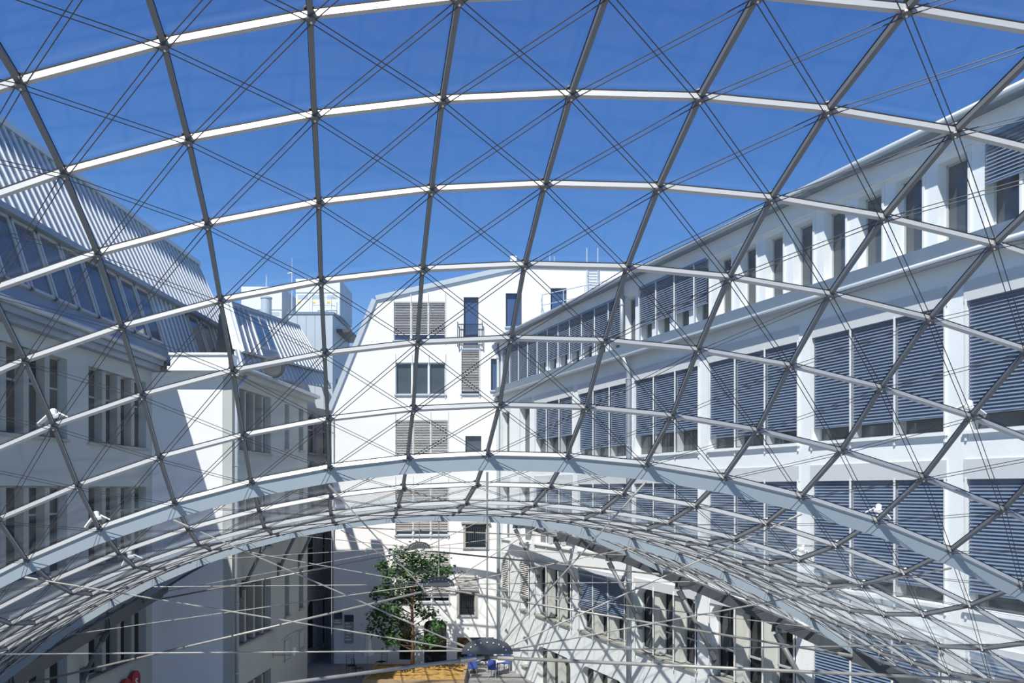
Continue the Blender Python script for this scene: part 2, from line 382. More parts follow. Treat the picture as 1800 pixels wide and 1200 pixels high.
# ladder and guard rail above the lower roof
b = MB()
for x in (1031, 1050): b.tube([FG.P(gx(x), .25, gz(545)), FG.P(gx(x), .25, gz(438))], .03, 6)
for k in range(16): b.tube([FG.P(gx(1031), .25, gz(540-5*k)), FG.P(gx(1050), .25, gz(540-5*k))], .018, 5)
for x in (1031, 1050):
    for y in (535, 480): b.tube([FG.P(gx(x), 0, gz(y)), FG.P(gx(x), .25, gz(y))], .02, 5)
b.build('roof_ladder', 'zinc_light', gb)
b = MB(); A = FG.P(gx(951), 1.9, gz(532)); B = FG.P(gx(1060), 1.9, gz(508)); dz = Vector((0, 0, .55))
b.tube([A, B], .025, 6).tube([A-dz, B-dz], .02, 6)
for q in (0, .33, .66, 1): p = A+(B-A)*q; b.tube([p, p-dz*2], .025, 6)
b.tube([A, A+Vector((0, 1.85, 0))], .02, 6).tube([A-dz, A-dz+Vector((0, 1.85, 0))], .02, 6)
b.build('guard_rail', 'zinc_light', gb)
for x, y0, y1 in ((968, 468, 436), (976, 468, 442)): MB().tube([FG.P(gx(x), -1, gz(y0)), FG.P(gx(x), -1, gz(y1))], .02, 5).build('lightning_rod', 'zinc_light', gb)
b = MB().tube([FG.P(gx(901), -.5, gz(474)), FG.P(gx(901), -.5, gz(446))], .05, 6); b.box(gx(897), gx(908), -.7, -.3, gz(458), gz(447), FG); b.build('roof_vent', 'panel_white', gb)
b = MB().tube([FG.P(gx(1171), -.5, gz(474)), FG.P(gx(1171), -.5, gz(447))], .04, 6); b.box(gx(1171), gx(1179), -.6, -.4, gz(451), gz(447), FG); b.build('roof_camera', 'panel_white', gb)
pipe(gb, [FG.P(gx(586), .1, gz(735)), FG.P(gx(586), .1, GZ+.02)], .05)

# ------------------------------------------------------------------ left court building
FL = Frame((-13.5, 0), (0, 1), (1, 0))
FF = Frame((-13.5, 32), (1, 0), (0, -1))
F2 = Frame((-10.5, 32), (.053, 1), (1, -.053))
lb = thing('court_building', (-16, 30, GZ), 'shaded pale rendered building with stone mullioned windows and grey metal mansard roof', 'building')
lh = []
for a in (10.4, 16.0, 21.6, 27.2):
    lh += [(a, a+4.3, 1.5, 3.95), (a, a+4.3, -2.5, .1), (a, a+4.3, -6.05, -3.75)]
    if a < 21: lh.append((a, a+4.3, -9.3, -7.6))
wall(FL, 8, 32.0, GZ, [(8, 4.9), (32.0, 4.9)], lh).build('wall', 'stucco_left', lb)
MB().box(-24, -13.86, 8, 42, GZ, 4.85).build('building_core', 'stucco_grey', lb)
for h in lh: window(FL, lb, h, 4, .28, 'stone', 'pane_dark', .26, .26, .68 if h[3] < 3 else .62, 'stone')
MB().box(8, 31.98, .002, .32, 4.42, 4.62, FL).box(8, 31.98, .002, .45, 4.62, 4.95, FL).build('cornice', 'zinc', lb)
MB().tube([FL.P(8, .5, 4.9), FL.P(31.9, .5, 4.9)], .1, 8).build('gutter', 'pipe_grey', lb, smooth=True)
# front wall of the projecting block
wall(FF, 0, 2.65, GZ, [(0, 4.4), (2.65, 4.4)], []).build('wall', 'stucco_white', lb)
MB().box(.75, 3.05, -.6, .46, 4.4, 4.56, FF).box(.85, 3.0, -.6, .40, 4.56, 4.98, FF).box(.8, 3.05, -.6, .46, 4.98, 5.06, FF).build('parapet', 'stucco_white', lb)
# flank of the projecting block
f2h = []
for (z0, z1) in ((1.5, 3.9), (-2.4, .1), (-6.0, -3.72), (-9.3, -7.6)):
    f2h.append((.45, 4.35, z0, z1))
    if z0 > -7:
        f2h += [(6.2, 6.85, z0+.3, z1-.05), (8.3, 9.0, z0+.35, z1-.05)]
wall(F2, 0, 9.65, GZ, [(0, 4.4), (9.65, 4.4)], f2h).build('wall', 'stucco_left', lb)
for h in f2h: window(F2, lb, h, 4 if h[1]-h[0] > 2 else 1, .28, 'stone', 'pane_dark', .22, .26, None, 'stone')
MB().hexa([Vector(p) for p in ((-13.4, 32.4, GZ), (-10.9, 32.4, GZ), (-10.4, 41.6, GZ), (-13.4, 41.6, GZ), (-13.4, 32.4, 4.4), (-10.9, 32.4, 4.4), (-10.4, 41.6, 4.4), (-13.4, 41.6, 4.4))]).build('building_core', 'stucco_grey', lb)
MB().box(-.1, 9.9, .002, .3, 4.25, 4.42, F2).box(-.1, 9.9, .002, .42, 4.42, 4.56, F2).build('cornice', 'stucco_left', lb)
pipe(lb, [F2.P(.45, .4, 4.3), F2.P(.12, .14, 3.8), F2.P(.12, .14, GZ+.02)], .08)
for u0, z0, z1 in ((6.1, -7.7, -6.75), (8.3, -7.6, -6.7)):
    v = MB().box(u0, u0+.05, 0, .05, z0, z1, F2).box(u0+.75, u0+.8, 0, .05, z0, z1, F2).box(u0, u0+.8, 0, .05, z1-.05, z1, F2).box(u0, u0+.8, 0, .05, z0, z0+.05, F2).build('vent_grille', 'frame_grey', lb)
    z = z0+.1
    while z < z1-.08:
        s0 = [F2.P(u0+.05, .0, z+.05), F2.P(u0+.75, .0, z+.05), F2.P(u0+.75, .05, z), F2.P(u0+.05, .05, z)]
        MB().hexa([p-Vector((0, 0, .015)) for p in s0]+s0).build('slat', 'header_grey', v); z += .09
# near mansard: steep lower slope with skylights, upper standing-seam slope
def seam_roof(p, root, step, m='zinc', ms='zinc_seam_lit', h=.06, name='roof_slope', skip=()):
    """p = eaves near, eaves far, ridge far, ridge near; standing seams run up the slope"""
    p = [Vector(q) for q in p]; nn = (p[1]-p[0]).cross(p[3]-p[0]).normalized()
    L = (p[1]-p[0]).length; n = int(L/step); b = MB()
    for k in range(n):
        c = [p[0].lerp(p[1], k/n), p[0].lerp(p[1], (k+1)/n), p[3].lerp(p[2], (k+1)/n), p[3].lerp(p[2], k/n)]; b.hexa([q-nn*.12 for q in c]+c)
    o = b.build(name, m, root)
    for k in range(n+1):
        q = k/n; a = p[0].lerp(p[1], q); c = p[3].lerp(p[2], q)
        if any(s0 < q < s1 for s0, s1 in skip): continue
        d = (p[1]-p[0]).normalized()*.028
        ln = (p[1]-p[0]).lerp(p[2]-p[3], .5).cross(c-a).normalized()
        MB().hexa([a-d-ln*.03, a+d-ln*.03, c+d-ln*.03, c-d-ln*.03]+[x+ln*h for x in (a-d, a+d, c+d, c-d)]).build('roof_seam', ms, o)
    return o, nn
Ye0, Ye1 = 12, 42
seam_roof([(-13.95, Ye0, 7.75), (-13.95, Ye1, 7.75), (-15.5, Ye1, 11.1), (-15.5, Ye0, 11.1)], lb, .46)
lo_, nn = seam_roof([(-13.25, Ye0, 4.9), (-13.25, Ye1, 4.9), (-14.15, Ye1, 7.78), (-14.15, Ye0, 7.78)], lb, .46, skip=((.30, .70), (.82, .93)))
MB().box(-14.3, -13.78, Ye0, Ye1, 7.62, 7.80).build('roof_break', 'zinc', lb)
MB().box(-15.8, -15.35, Ye0, Ye1+.1, 11.02, 11.22).build('ridge_cap', 'zinc_light', lb)
MB().prism([(-13.4, Ye1, 4.9), (-15.5, Ye1, 11.1), (-22, Ye1, 11.1), (-24, Ye1, 4.9)], (0, -30, 0)).build('roof_core', 'zinc', lb)
def on_slope(y, q, off=0): return Vector((-13.25-.9*q, y, 4.9+2.88*q))+nn*off
y = 21.2
for k, (y0, y1) in enumerate([(21.2+1.3*i, 22.4+1.3*i) for i in range(9)]+[(36.7, 38.0), (38.2, 39.4)]):
    q0, q1 = .22, .93
    sk = MB()
    for (a0, a1, b0, b1) in ((y0, y0+.09, q0, q1), (y1-.09, y1, q0, q1), (y0, y1, q0, q0+.03), (y0, y1, q1-.03, q1)):
        c = [on_slope(a0, b0), on_slope(a1, b0), on_slope(a1, b1), on_slope(a0, b1)]; sk.hexa(c+[v+nn*.10 for v in c])
    so = sk.build('skylight', 'frame_grey', lb)
    c = [on_slope(y0+.09, q0+.03), on_slope(y1-.09, q0+.03), on_slope(y1-.09, q1-.03), on_slope(y0+.09, q1-.03)]
    MB().hexa([v+nn*.03 for v in c]+[v+nn*.06 for v in c]).build('pane', 'skylight_glass', so)
c = [on_slope(24.0, .35, .25), on_slope(25.0, .35, .25), on_slope(25.0, .75, .9), on_slope(24.0, .75, .9)]
# mansard of the projecting block
def ray(px, py, Y): return Vector(((px-900)*Y/1500, Y, (860-py)*Y/1500))
E0, E1 = ray(428, 652, 34.4), ray(583, 682, 55)
M0, M1 = ray(424, 612, 35.2), ray(570, 650, 55)
R0, R1 = ray(405, 532, 36.2), ray(525, 573, 56)
seam_roof([E0, E1, M1+Vector((-.15, 0, 0)), M0+Vector((-.15, 0, 0))], lb, 1.0, 'zinc', 'zinc_seam_lit', .045)
o_, n2 = seam_roof([M0+Vector((.1, 0, -.12)), M1+Vector((.1, 0, -.12)), R1, R0], lb, 1.0, 'zinc', 'zinc_seam_lit', .045, skip=((.16, .36),))
h0 = Vector((0, .4, 0))
b = MB().prism([R0, R0+Vector((-.32, .05, -.02)), M0+Vector((-.38, .1, 0)), M0+Vector((.1, 0, -.12))], h0)
b.prism([M0+Vector((-.05, 0, -.1)), M0+Vector((-.33, .1, -.1)), E0+Vector((-.36, .1, 0)), E0], h0); b.build('roof_hip', 'zinc_light', lb)
MB().hexa([E0+Vector((-1.7, 1.5, 0)), E1+Vector((-1.7, -.2, 0)), E1+Vector((-4, -.2, 0)), E0+Vector((-2.6, 4.6, 0)), R0+Vector((-.9, 1.2, -.2)), R1+Vector((-.9, -.2, -.2)), R1+Vector((-2.4, -.2, -.2)), R0+Vector((-1.6, 4.6, -.2))]).build('roof_core', 'zinc', lb)
MB().tube([R0, R1], .1, 6).build('ridge_cap', 'zinc', lb)
MB().tube([M0+Vector((.1, 0, -.14)), M1+Vector((.1, 0, -.14))], .06, 6).build('roof_break', 'zinc', lb)
for q in (.20, .295):                            # glazed strip
    a = M0.lerp(M1, q); c = R0.lerp(R1, q); d = (M1-M0)*.038
    a, c = a.lerp(c, .12), a.lerp(c, .85)
    cc = [a-d, a+d, c+d, c-d]
    so = MB().hexa([v+n2*.02 for v in cc]+[v+n2*.10 for v in cc]).build('skylight', 'frame_grey', lb)
    d = d*.85; a2, c2 = a.lerp(c, .06), a.lerp(c, .94); cc = [a2-d, a2+d, c2+d, c2-d]
    MB().hexa([v+n2*.08 for v in cc]+[v+n2*.11 for v in cc]).build('pane', 'skylight_glass', so)
MB().tube([F2.P(0, .5, 4.52), F2.P(9.9, .5, 4.52)], .09, 8).build('gutter', 'pipe_grey', lb, smooth=True)

# wing behind, with arched windows, closing the passage
FW = Frame((-12.2, 41.8), (1.6, 8.2), (8.2, -1.6))
wb = thing('rear_wing', (-12.5, 47, GZ), 'dark grey rendered wing with round arched windows beside the passage', 'building')
wh = []
for z0, z1 in ((2.0, 4.2), (-.6, 1.6), (-4.6, -2.4), (-8.9, -6.1)):
    wh += [(3.0, 4.0, z0, z1, .45), (5.2, 6.3, z0, z1, .5), (7.2, 7.9, z0, z1, .33)]
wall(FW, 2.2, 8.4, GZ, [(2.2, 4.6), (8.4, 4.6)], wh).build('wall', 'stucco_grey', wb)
for h in wh: window(FW, wb, h, 1, .2, 'frame_grey', 'pane_dark', transom=.6, sill='stone')
MB().box(2.2, 7.6, -2.2, -.37, GZ, 4.6, FW).build('building_core', 'stucco_grey', wb)
# stair tower clad in panels, and plant units on top
st = thing('stair_tower', (-14, 60, GZ), 'grey panel clad stair tower behind the mansard roofs, plant units on its top', 'tower')
K = 1.16
MB().box(-13.1*K, -10.5*K, 58.03, 64, GZ, 10.25*K).build('tower_body', 'panel_side_shade', st)
for k in range(5):
    for z0, z1 in ((2.2, 6.2), (6.22, 10.2)):
        MB().box((-13.1+.52*k+.012)*K, (-13.1+.52*(k+1)-.012)*K, 58.0, 58.03, z0*K, z1*K).build('cladding_panel', 'zinc_light', st)
MB().box(-13.2*K, -10.4*K, 57.95, 64.05, 10.25*K, 10.4*K).build('roof_edge', 'zinc', st)
for z0, z1, y0, y1 in ((6.0, 7.7, 59.2, 61.4), (3.9, 5.5, 59.2, 61.4)): MB().box(-10.5*K, -10.46*K, y0, y1, z0, z1).build('window', 'pane_dark', st)
MB().box(-10.5*K, -9.7*K, 59.2, 63.6, 9.4*K, 9.6*K).build('canopy', 'frame_dark', st)
def plant(x0, x1, y0, y1, z0, z1, label):
    o = thing('rooftop_plant_unit', ((x0+x1)/2, (y0+y1)/2, z0), label, 'plant unit', 'ventilation units on the roofs')
    MB().box(x0, x1, y0, y1, z0, z1).build('casing', 'panel_white', o)
    MB().box(x1, x1+.03, y0, y1, z0, z1).build('side_shade_sheet', 'panel_side_shade', o)  # thin added sheet, shade of the casing's side in its colour
    zz = z0+(z1-z0)*.62; n = 3; s_ = (x1-x0)/n
    MB().box(x0, x1, y0-.03, y0, zz-.02, zz+.02).build('joint_strip', 'zinc', o)
    for k in range(n):
        d = MB().box(x0+s_*k+.04, x0+s_*(k+1)-.04, y0-.035, y0, z0+.06, zz-.06).build('access_door', 'panel_white', o)
        MB().box(x0+s_*k+.15, x0+s_*(k+1)-.15, y0-.045, y0-.035, zz-.45, zz-.15).build('hatch', 'zinc_light', d)
        MB().box(x0+s_*k+.14, x0+s_*k+.34, y0-.045, y0-.035, zz-.75, zz-.62).build('warning_sticker', 'warning_yellow', d)
    return o
plant(-15.0, -11.95, 59.2, 63.6, 12.07, 14.6, 'taller white ventilation unit with yellow stickers on top of the stair tower')
plant(-19.1, -16.25, 60.2, 64.2, 10.0, 14.3, 'lower white ventilation unit beside a round steel flue')
fx = -16.9; b = MB().tube([(fx, 58.7, 9.98), (fx, 58.7, 13.1)], .36, 20); b.tube([(fx, 58.7, 13.1), (fx, 58.7, 13.2)], .40, 20)
b.thing('flue', 'zinc_light', (fx, 58.7, 9.98), 'round steel flue in front of the lower ventilation unit', 'flue')
MB().box(-20, -15.25, 58.1, 65, GZ, 9.97).build('rear_block', 'stucco_grey', st)
for (x, y, z0, z1, lab) in ((-17.7, 61.5, 14.3, 15.5, 'short antenna rod on the lower ventilation unit'), (-15.6, 60.5, 9.97, 16.4, 'tall thin antenna mast between the two ventilation units')):
    b = MB().tube([(x, y, z0), (x, y, z0+(z1-z0)*.85)], .045, 6).tube([(x, y, z0+(z1-z0)*.85), (x, y, z1)], .018, 5)
    if z1 > 16: b.tube([(x-.3, y, z1-1.1), (x+.12, y, z1-1.0)], .035, 5)
    b.thing('antenna', 'zinc_light', (x, y, z0), lab, 'antenna')
b = MB()
for z in (12.65, 13.2):
    b.tube([(-12.4, 58.6, z), (-13.7, 58.6, z)], .022, 5); b.tube([(-12.4, 58.6, z), (-12.2, 59.0, z)], .022, 5)
for x in (-12.4, -13.05, -13.7): b.tube([(x, 58.6, 12.06), (x, 58.6, 13.2)], .025, 5)
b.build('guard_rail', 'zinc_light', st)
# satellite dish on the eaves
dl = thing('satellite_dish', (-9.85, 35.2, 4.5), 'dark grey satellite dish on the eaves in front of the striped metal roof', 'satellite dish')
c = Vector((-9.75, 34.9, 5.0)); ax = Vector((.25, -1, .12)).normalized(); q1 = ax.orthogonal().normalized(); q2 = ax.cross(q1); b = MB(); N = 20
vs = [c-ax*.12]; fs = []
for r in (.25, .45):
    vs += [c-ax*(.12-.12*(r/.45)**2)+(q1*math.cos(2*math.pi*k/N)+q2*math.sin(2*math.pi*k/N))*r for k in range(N)]
fs = [(0, 1+k, 1+(k+1) % N) for k in range(N)]+[(1+k, 1+N+k, 1+N+(k+1) % N, 1+(k+1) % N) for k in range(N)]
n0 = len(vs); vs2 = [v-ax*.03 for v in vs]; fs2 = [tuple(n0+i for i in f[::-1]) for f in fs]
b.add(vs+vs2, fs+fs2+[(1+N+k, n0+1+N+k, n0+1+N+(k+1) % N, 1+N+(k+1) % N) for k in range(N)]); b.build('dish', 'dish_grey', dl, smooth=True)
b = MB().tube([c-q1*.44, c+ax*.4], .015, 5); b.tube([c+ax*.34, c+ax*.46], .05, 8); b.build('feed_arm', 'lettering', dl)
MB().tube([c-ax*.15, Vector((-9.85, 35.2, 4.8)), Vector((-9.85, 35.2, 4.5))], .03, 6).build('mast', 'pipe_grey', dl)

# ------------------------------------------------------------------ the grid shell
S = 1.2; RAD = 14.0; TILT = -.010; ANG = 2*math.asin(.5/RAD)
D = {0: (5.70, .642, 3.353), 1: (6.618, .458, 3.087), 2: (7.506, .29, 2.703), 3: (8.331, .126, 2.212), 4: (9.111, -.01, 1.631), 5: (9.87, -.142, .995),
     6: (10.724, -.312, .470), 7: (11.615, -.482, .096), 8: (12.52, -.675, -.163), 9: (13.46, -.84, -.30), 10: (14.43, -1.0, -.37), 11: (15.42, -1.165, -.40)}
for j in range(12, 40): D[j] = (D[j-1][0]+.985, D[j-1][1]-.1635, -.41)
for j, dz in ((-1, .17), (-2, .08), (-3, .0), (-4, -.08), (-5, -.17)): D[j] = (D[j+1][0]-.96, D[j+1][1]+.17, D[j+1][2]+dz)
J0, J1 = -4, 36; I0, I1 = -14, 14
def node(i, j):
    a = ANG*i+TILT; y, x, z = D[j]
    return Vector((x+RAD*(math.sin(a)-math.sin(TILT)), y, z+RAD*(math.cos(a)-math.cos(TILT))))*S
def redge(Y): return 16.42-.384*Y
YF, YN = 44.4, node(0, J0).y
def inside(p):
    if p.x > redge(p.y) or p.y > YF or p.y < YN-.01: return False
    if p.y < 31.25: return p.x > -12.65
    return p.x > -9.75+.053*(p.y-31.25)
def surf(x, y):
    yy = y/S; js = sorted(D)
    for a, b_ in zip(js, js[1:]):
        if D[a][0] <= yy <= D[b_][0]:
            q = (yy-D[a][0])/(D[b_][0]-D[a][0]); dx = D[a][1]+(D[b_][1]-D[a][1])*q; dz = D[a][2]+(D[b_][2]-D[a][2])*q
            s_ = max(-.999, min(.999, (x/S-dx)/RAD+math.sin(TILT)))
            return Vector((x, y, (dz+RAD*(math.sqrt(1-s_*s_)-math.cos(TILT)))*S))
def clip(p, q):
    """p inside, q outside -> point on the border"""
    a, b_ = 0., 1.
    for _ in range(24):
        m = (a+b_)/2
        if inside(p.lerp(q, m)): a = m
        else: b_ = m
    return p.lerp(q, a)
NODE = {(i, j): node(i, j) for i in range(I0, I1+1) for j in range(J0, J1+1)}
IN = {k: inside(p) for k, p in NODE.items()}
NORM = {}
for (i, j), p in NODE.items():
    a = NODE.get((i+1, j), p)-NODE.get((i-1, j), p); b_ = NODE.get((i, j+1), p)-NODE.get((i, j-1), p)
    NORM[(i, j)] = a.cross(b_).normalized()
def proj(p):
    if p.y < .5: return None
    return 900+1500*p.x/p.y, 860-1500*p.z/p.y
def shown(p, size):
    q = proj(p)
    if q is None or not (-20 < q[0] < 1820 and -20 < q[1] < 1220): return 0
    return size/p.y
gr = thing('glass_roof', (0, 24, -2.0), 'vaulted glass and steel grid shell roof with crossed cable pairs over the courtyard', 'glass roof')
def pick(items, n=300):
    """largest in view first"""
    items = sorted(items, key=lambda t: -t[0]); return [t for t in items[:n] if t[0] > 0], [t for t in items[:n] if t[0] <= 0]+items[n:]
# panes
panes = []
for j in range(J0, J1):
    for i in range(I0, I1):
        ks = [(i, j), (i+1, j), (i+1, j+1), (i, j+1)]; fl = [IN[k] for k in ks]
        if not any(fl): continue
        pts = []
        for a in range(4):
            p, q = NODE[ks[a]], NODE[ks[(a+1) % 4]]
            if fl[a]: pts.append(p)
            if fl[a] != fl[(a+1) % 4]: pts.append(clip(p, q) if fl[a] else clip(q, p))
        if len(pts) < 3: continue
        c = sum(pts, Vector())/len(pts); n = NORM[ks[0]]
        ar = (pts[0]-c).length
        if ar < .12: continue
        pts = [c+(p-c)*(1-.012/max(.2, (p-c).length)) for p in pts]
        panes.append((shown(c, 1), [p+n*.012 for p in pts], n))
one, rest = pick(panes)
for _, pts, n in one: MB().prism(pts, n*.012).build('pane', 'roof_glass', gr)
b = MB()
for _, pts, n in rest: b.prism(pts, n*.012)
stuff(b.build('panes', 'roof_glass', gr))
# bars: the cross bars and the ribs
def barmesh(nm, paint):
    b = MB().box(0, 1, -.0215, .0215, -.064, .0); b.box(0, 1, -.026, .026, .0, .011, mi=1)
    return b
BAR = {'cross_bar': barmesh('cross_bar', 'bar_paint'), 'rib_bar': barmesh('rib_bar', 'bar_paint')}
BME = {k: v.mesh(k, ['bar_paint' if k == 'cross_bar' else 'rib_shade_paint', 'gasket']) for k, v in BAR.items()}
for nm, (di, dj) in (('cross_bar', (1, 0)), ('rib_bar', (0, 1))):
    items = []
    for (i, j), p in NODE.items():
        k2 = (i+di, j+dj)
        if k2 not in NODE: continue
        q = NODE[k2]
        if not (IN[(i, j)] or IN[k2]): continue
        p2, q2 = p, q
        if not IN[(i, j)]: p2 = clip(q, p)
        if not IN[k2]: q2 = clip(p, q)
        if (q2-p2).length < .08: continue
        n = (NORM[(i, j)]+NORM[k2]).normalized(); x = (q2-p2).normalized(); n = (n-x*n.dot(x)).normalized(); y_ = n.cross(x)
        L = (q2-p2).length
        M = Matrix.Translation(p2) @ Matrix(((x.x, y_.x, n.x, 0), (x.y, y_.y, n.y, 0), (x.z, y_.z, n.z, 0), (0, 0, 0, 1))) @ Matrix.Diagonal((L, 1, 1, 1))
        items.append((shown((p2+q2)/2, L), M))
    one, rest = pick(items)
    for _, M in one: inst(nm, BME[nm], M, gr)
    b = MB()
    for _, M in rest:
        for f, mi in zip(BAR[nm].f, BAR[nm].m): b.add([M @ BAR[nm].v[q] for q in f], [tuple(range(len(f)))], mi)
    stuff(b.build(nm+'s', ['bar_paint' if nm == 'cross_bar' else 'rib_shade_paint', 'gasket'], gr))
# hubs under the crossings
hb = MB().tube([(0, 0, -.098), (0, 0, -.088), (0, 0, -.064)], [.022, .04, .04], 10); hb.tube([(0, 0, -.064), (0, 0, .0)], .029, 8); hb.tube([(0, 0, .012), (0, 0, .028)], .052, 10)
hb.tube([(0, 0, -.108), (0, 0, -.096)], .010, 6, mi=1); hb.tube([(0, 0, .028), (0, 0, .046)], .032, 8, mi=1)
hme = hb.mesh('hub', ['hub_steel', 'clip_steel'])
items = []
for k, p in NODE.items():
    if not IN[k]: continue
    n = NORM[k]; x = (Vector((1, 0, 0))-n*n.x).normalized(); y_ = n.cross(x)
    items.append((shown(p, .1), Matrix.Translation(p) @ Matrix(((x.x, y_.x, n.x, 0), (x.y, y_.y, n.y, 0), (x.z, y_.z, n.z, 0), (0, 0, 0, 1)))))
one, rest = pick(items)
for _, M in one: inst('hub', hme, M, gr)
b = MB()
for _, M in rest:
    for f, mi in zip(hb.f, hb.m): b.add([M @ hb.v[q] for q in f], [tuple(range(len(f)))], mi)
stuff(b.build('hubs', ['hub_steel', 'clip_steel'], gr))
# diagonal cable pairs, each cable one run from edge to edge
for sg in (1, -1):
    starts = [(i, J0) for i in range(I0, I1+1)]+[(I0 if sg > 0 else I1, j) for j in range(J0+1, J1)]
    for (i, j) in starts:
        run = []; ks = []
        while (i, j) in NODE: ks.append((i, j)); i += sg; j += 1
        seg = []; segs = []
        for a, c in zip(ks, ks[1:]):
            pa, pc = NODE[a]-NORM[a]*.076, NODE[c]-NORM[c]*.076
            if IN[a] and IN[c]:
                if not seg: seg = [(pa, NORM[a])]
                seg.append((pc, NORM[c]))
            elif IN[a]:
                if not seg: seg = [(pa, NORM[a])]
                seg.append((clip(pa, pc), NORM[c])); segs.append(seg); seg = []
            elif IN[c]: seg = [(clip(pc, pa), NORM[a]), (pc, NORM[c])]
        if seg: segs.append(seg)
        for seg in segs:
            for off in (-.027, .027):
                pts = []
                for q, (p, n) in enumerate(seg):
                    dd = (seg[min(q+1, len(seg)-1)][0]-seg[max(0, q-1)][0]).normalized(); pts.append(p+dd.cross(n).normalized()*off)
                MB().tube(pts, .005, 4, False).build('cable', 'cable_steel', gr)
# stiffening plates under four of the arches
PL = (6, 13, 20, 27)
for j in PL:
    pts = []
    for i in range(I0, I1):
        a, c = NODE[(i, j)], NODE[(i+1, j)]
        if IN[(i, j)] and not pts: pts = [a]
        if IN[(i, j)] and IN[(i+1, j)]: pts.append(c)
        elif IN[(i, j)]: pts.append(clip(a, c))
        elif IN[(i+1, j)]: pts = [clip(c, a)]
    b = MB(); t = Vector((0, .012, 0))
    for a, c in zip(pts, pts[1:]):
        u = Vector((0, 0, -.066)); l = Vector((0, 0, -.275))
        b.hexa([a+l-t, c+l-t, c+l+t, a+l+t, a+u-t, c+u-t, c+u+t, a+u+t])
    b.build('stiffening_plate', 'plate_paint', gr)
# edge beams
def beam(pts, name='edge_beam', w_=.16, h=.30, m='edge_paint'):
    b = MB(); P = [Vector(p) for p in pts]; rings = []
    for k, p in enumerate(P):
        d = (P[min(k+1, len(P)-1)]-P[max(0, k-1)]); s_ = Vector((d.y, -d.x, 0)).normalized()*w_/2
        rings.append([p-s_+Vector((0, 0, -.10-h)), p+s_+Vector((0, 0, -.10-h)), p+s_+Vector((0, 0, -.10)), p-s_+Vector((0, 0, -.10))])
    for a, c in zip(rings, rings[1:]): b.hexa([a[0], a[1], c[1], c[0], a[3], a[2], c[2], c[3]])
    return b.build(name, m, gr)
rY = [YN+(YF-YN)*k/40 for k in range(41)]
beam([surf(redge(y), y) for y in rY])
lY = [YN+(31.2-YN)*k/28 for k in range(29)]
beam([surf(-12.65, y) for y in lY], h=.34)
beam([surf(-12.9, y)+Vector((0, 0, -.18)) for y in lY], 'edge_gutter', .30, .16)
beam([surf(-12.65+2.9*k/6, 31.2) for k in range(7)], h=.22)
beam([surf(-9.75+.053*(y-31.25), y) for y in [31.3+(YF-31.3)*k/12 for k in range(13)]], h=.22)
beam([surf(x, YF) for x in [-9.05+(redge(YF)+9.05)*k/10 for k in range(11)]], h=.2)
# brackets: inclined struts from the walls to the edge
def strut(top, foot, inward):
    top, foot, inward = Vector(top), Vector(foot), Vector(inward)
    o = MB().tube([top, foot], .075, 8).build('strut', 'rib_shade_paint', gr, smooth=True)
    d = (foot-top).normalized()
    MB().tube([foot-d*.25, foot+d*.05], .10, 8).build('strut_shoe', 'edge_paint', o); MB().tube([top-d*.02, top+d*.3], .10, 8).build('strut_shoe', 'edge_paint', o)
    s_ = Vector((-inward.y, inward.x, 0)).normalized()*.16
    a = foot+inward*.0; MB().hexa([a-s_+Vector((0, 0, -.35)), a+s_+Vector((0, 0, -.35)), a+s_+inward*.06+Vector((0, 0, -.35)), a-s_+inward*.06+Vector((0, 0, -.35)),
        a-s_+Vector((0, 0, .3)), a+s_+Vector((0, 0, .3)), a+s_+inward*.06+Vector((0, 0, .3)), a-s_+inward*.06+Vector((0, 0, .3))]).build('wall_plate', 'edge_paint', o)
    c = top+Vector((0, 0, .06)); e = c+inward*.95
    MB().hexa([c-s_*1.2, c+s_*1.2, e+s_*.5, e-s_*.5]+[p+Vector((0, 0, .07)) for p in (c-s_*1.2, c+s_*1.2, e+s_*.5, e-s_*.5)]).build('bracket_arm', 'plate_paint', o)
    b = MB()
    for q in (-1, 1):
        f = c+s_*.5*q; b.hexa([f-inward*.12-s_*.08, f+inward*.12-s_*.08, f+inward*.12+s_*.08, f-inward*.12+s_*.08]+[p+Vector((0, 0, .36)) for p in (f-inward*.06-s_*.08, f+inward*.06-s_*.08, f+inward*.06+s_*.08, f-inward*.06+s_*.08)])
    b.build('bracket_fin', 'edge_paint', o)
rin = Vector((.9335, .3585, 0))
for u in (4.75, 9.75, 14.75, 19.75, 24.75, 29.75):
    Y = 47-u/1.0712-.25
    top = surf(redge(Y), Y)+Vector((0, 0, -.62)); foot = FR.P(u+.65, .02, top.z-2.15); strut(top, foot, rin)
for y_ in (16.5, 21.4, 26.5):
    top = surf(-12.6, y_)+Vector((0, 0, -.62)); strut(top, (-13.46, y_+.3, top.z-1.45), Vector((-1, 0, 0)))
for y_ in (33.4, 37.6, 40.6):
    x = -9.75+.053*(y_-31.25); top = surf(x, y_)+Vector((0, 0, -.5)); strut(top, F2.P(y_-32.3, .02, top.z-1.75), Vector((-1, 0, 0)))

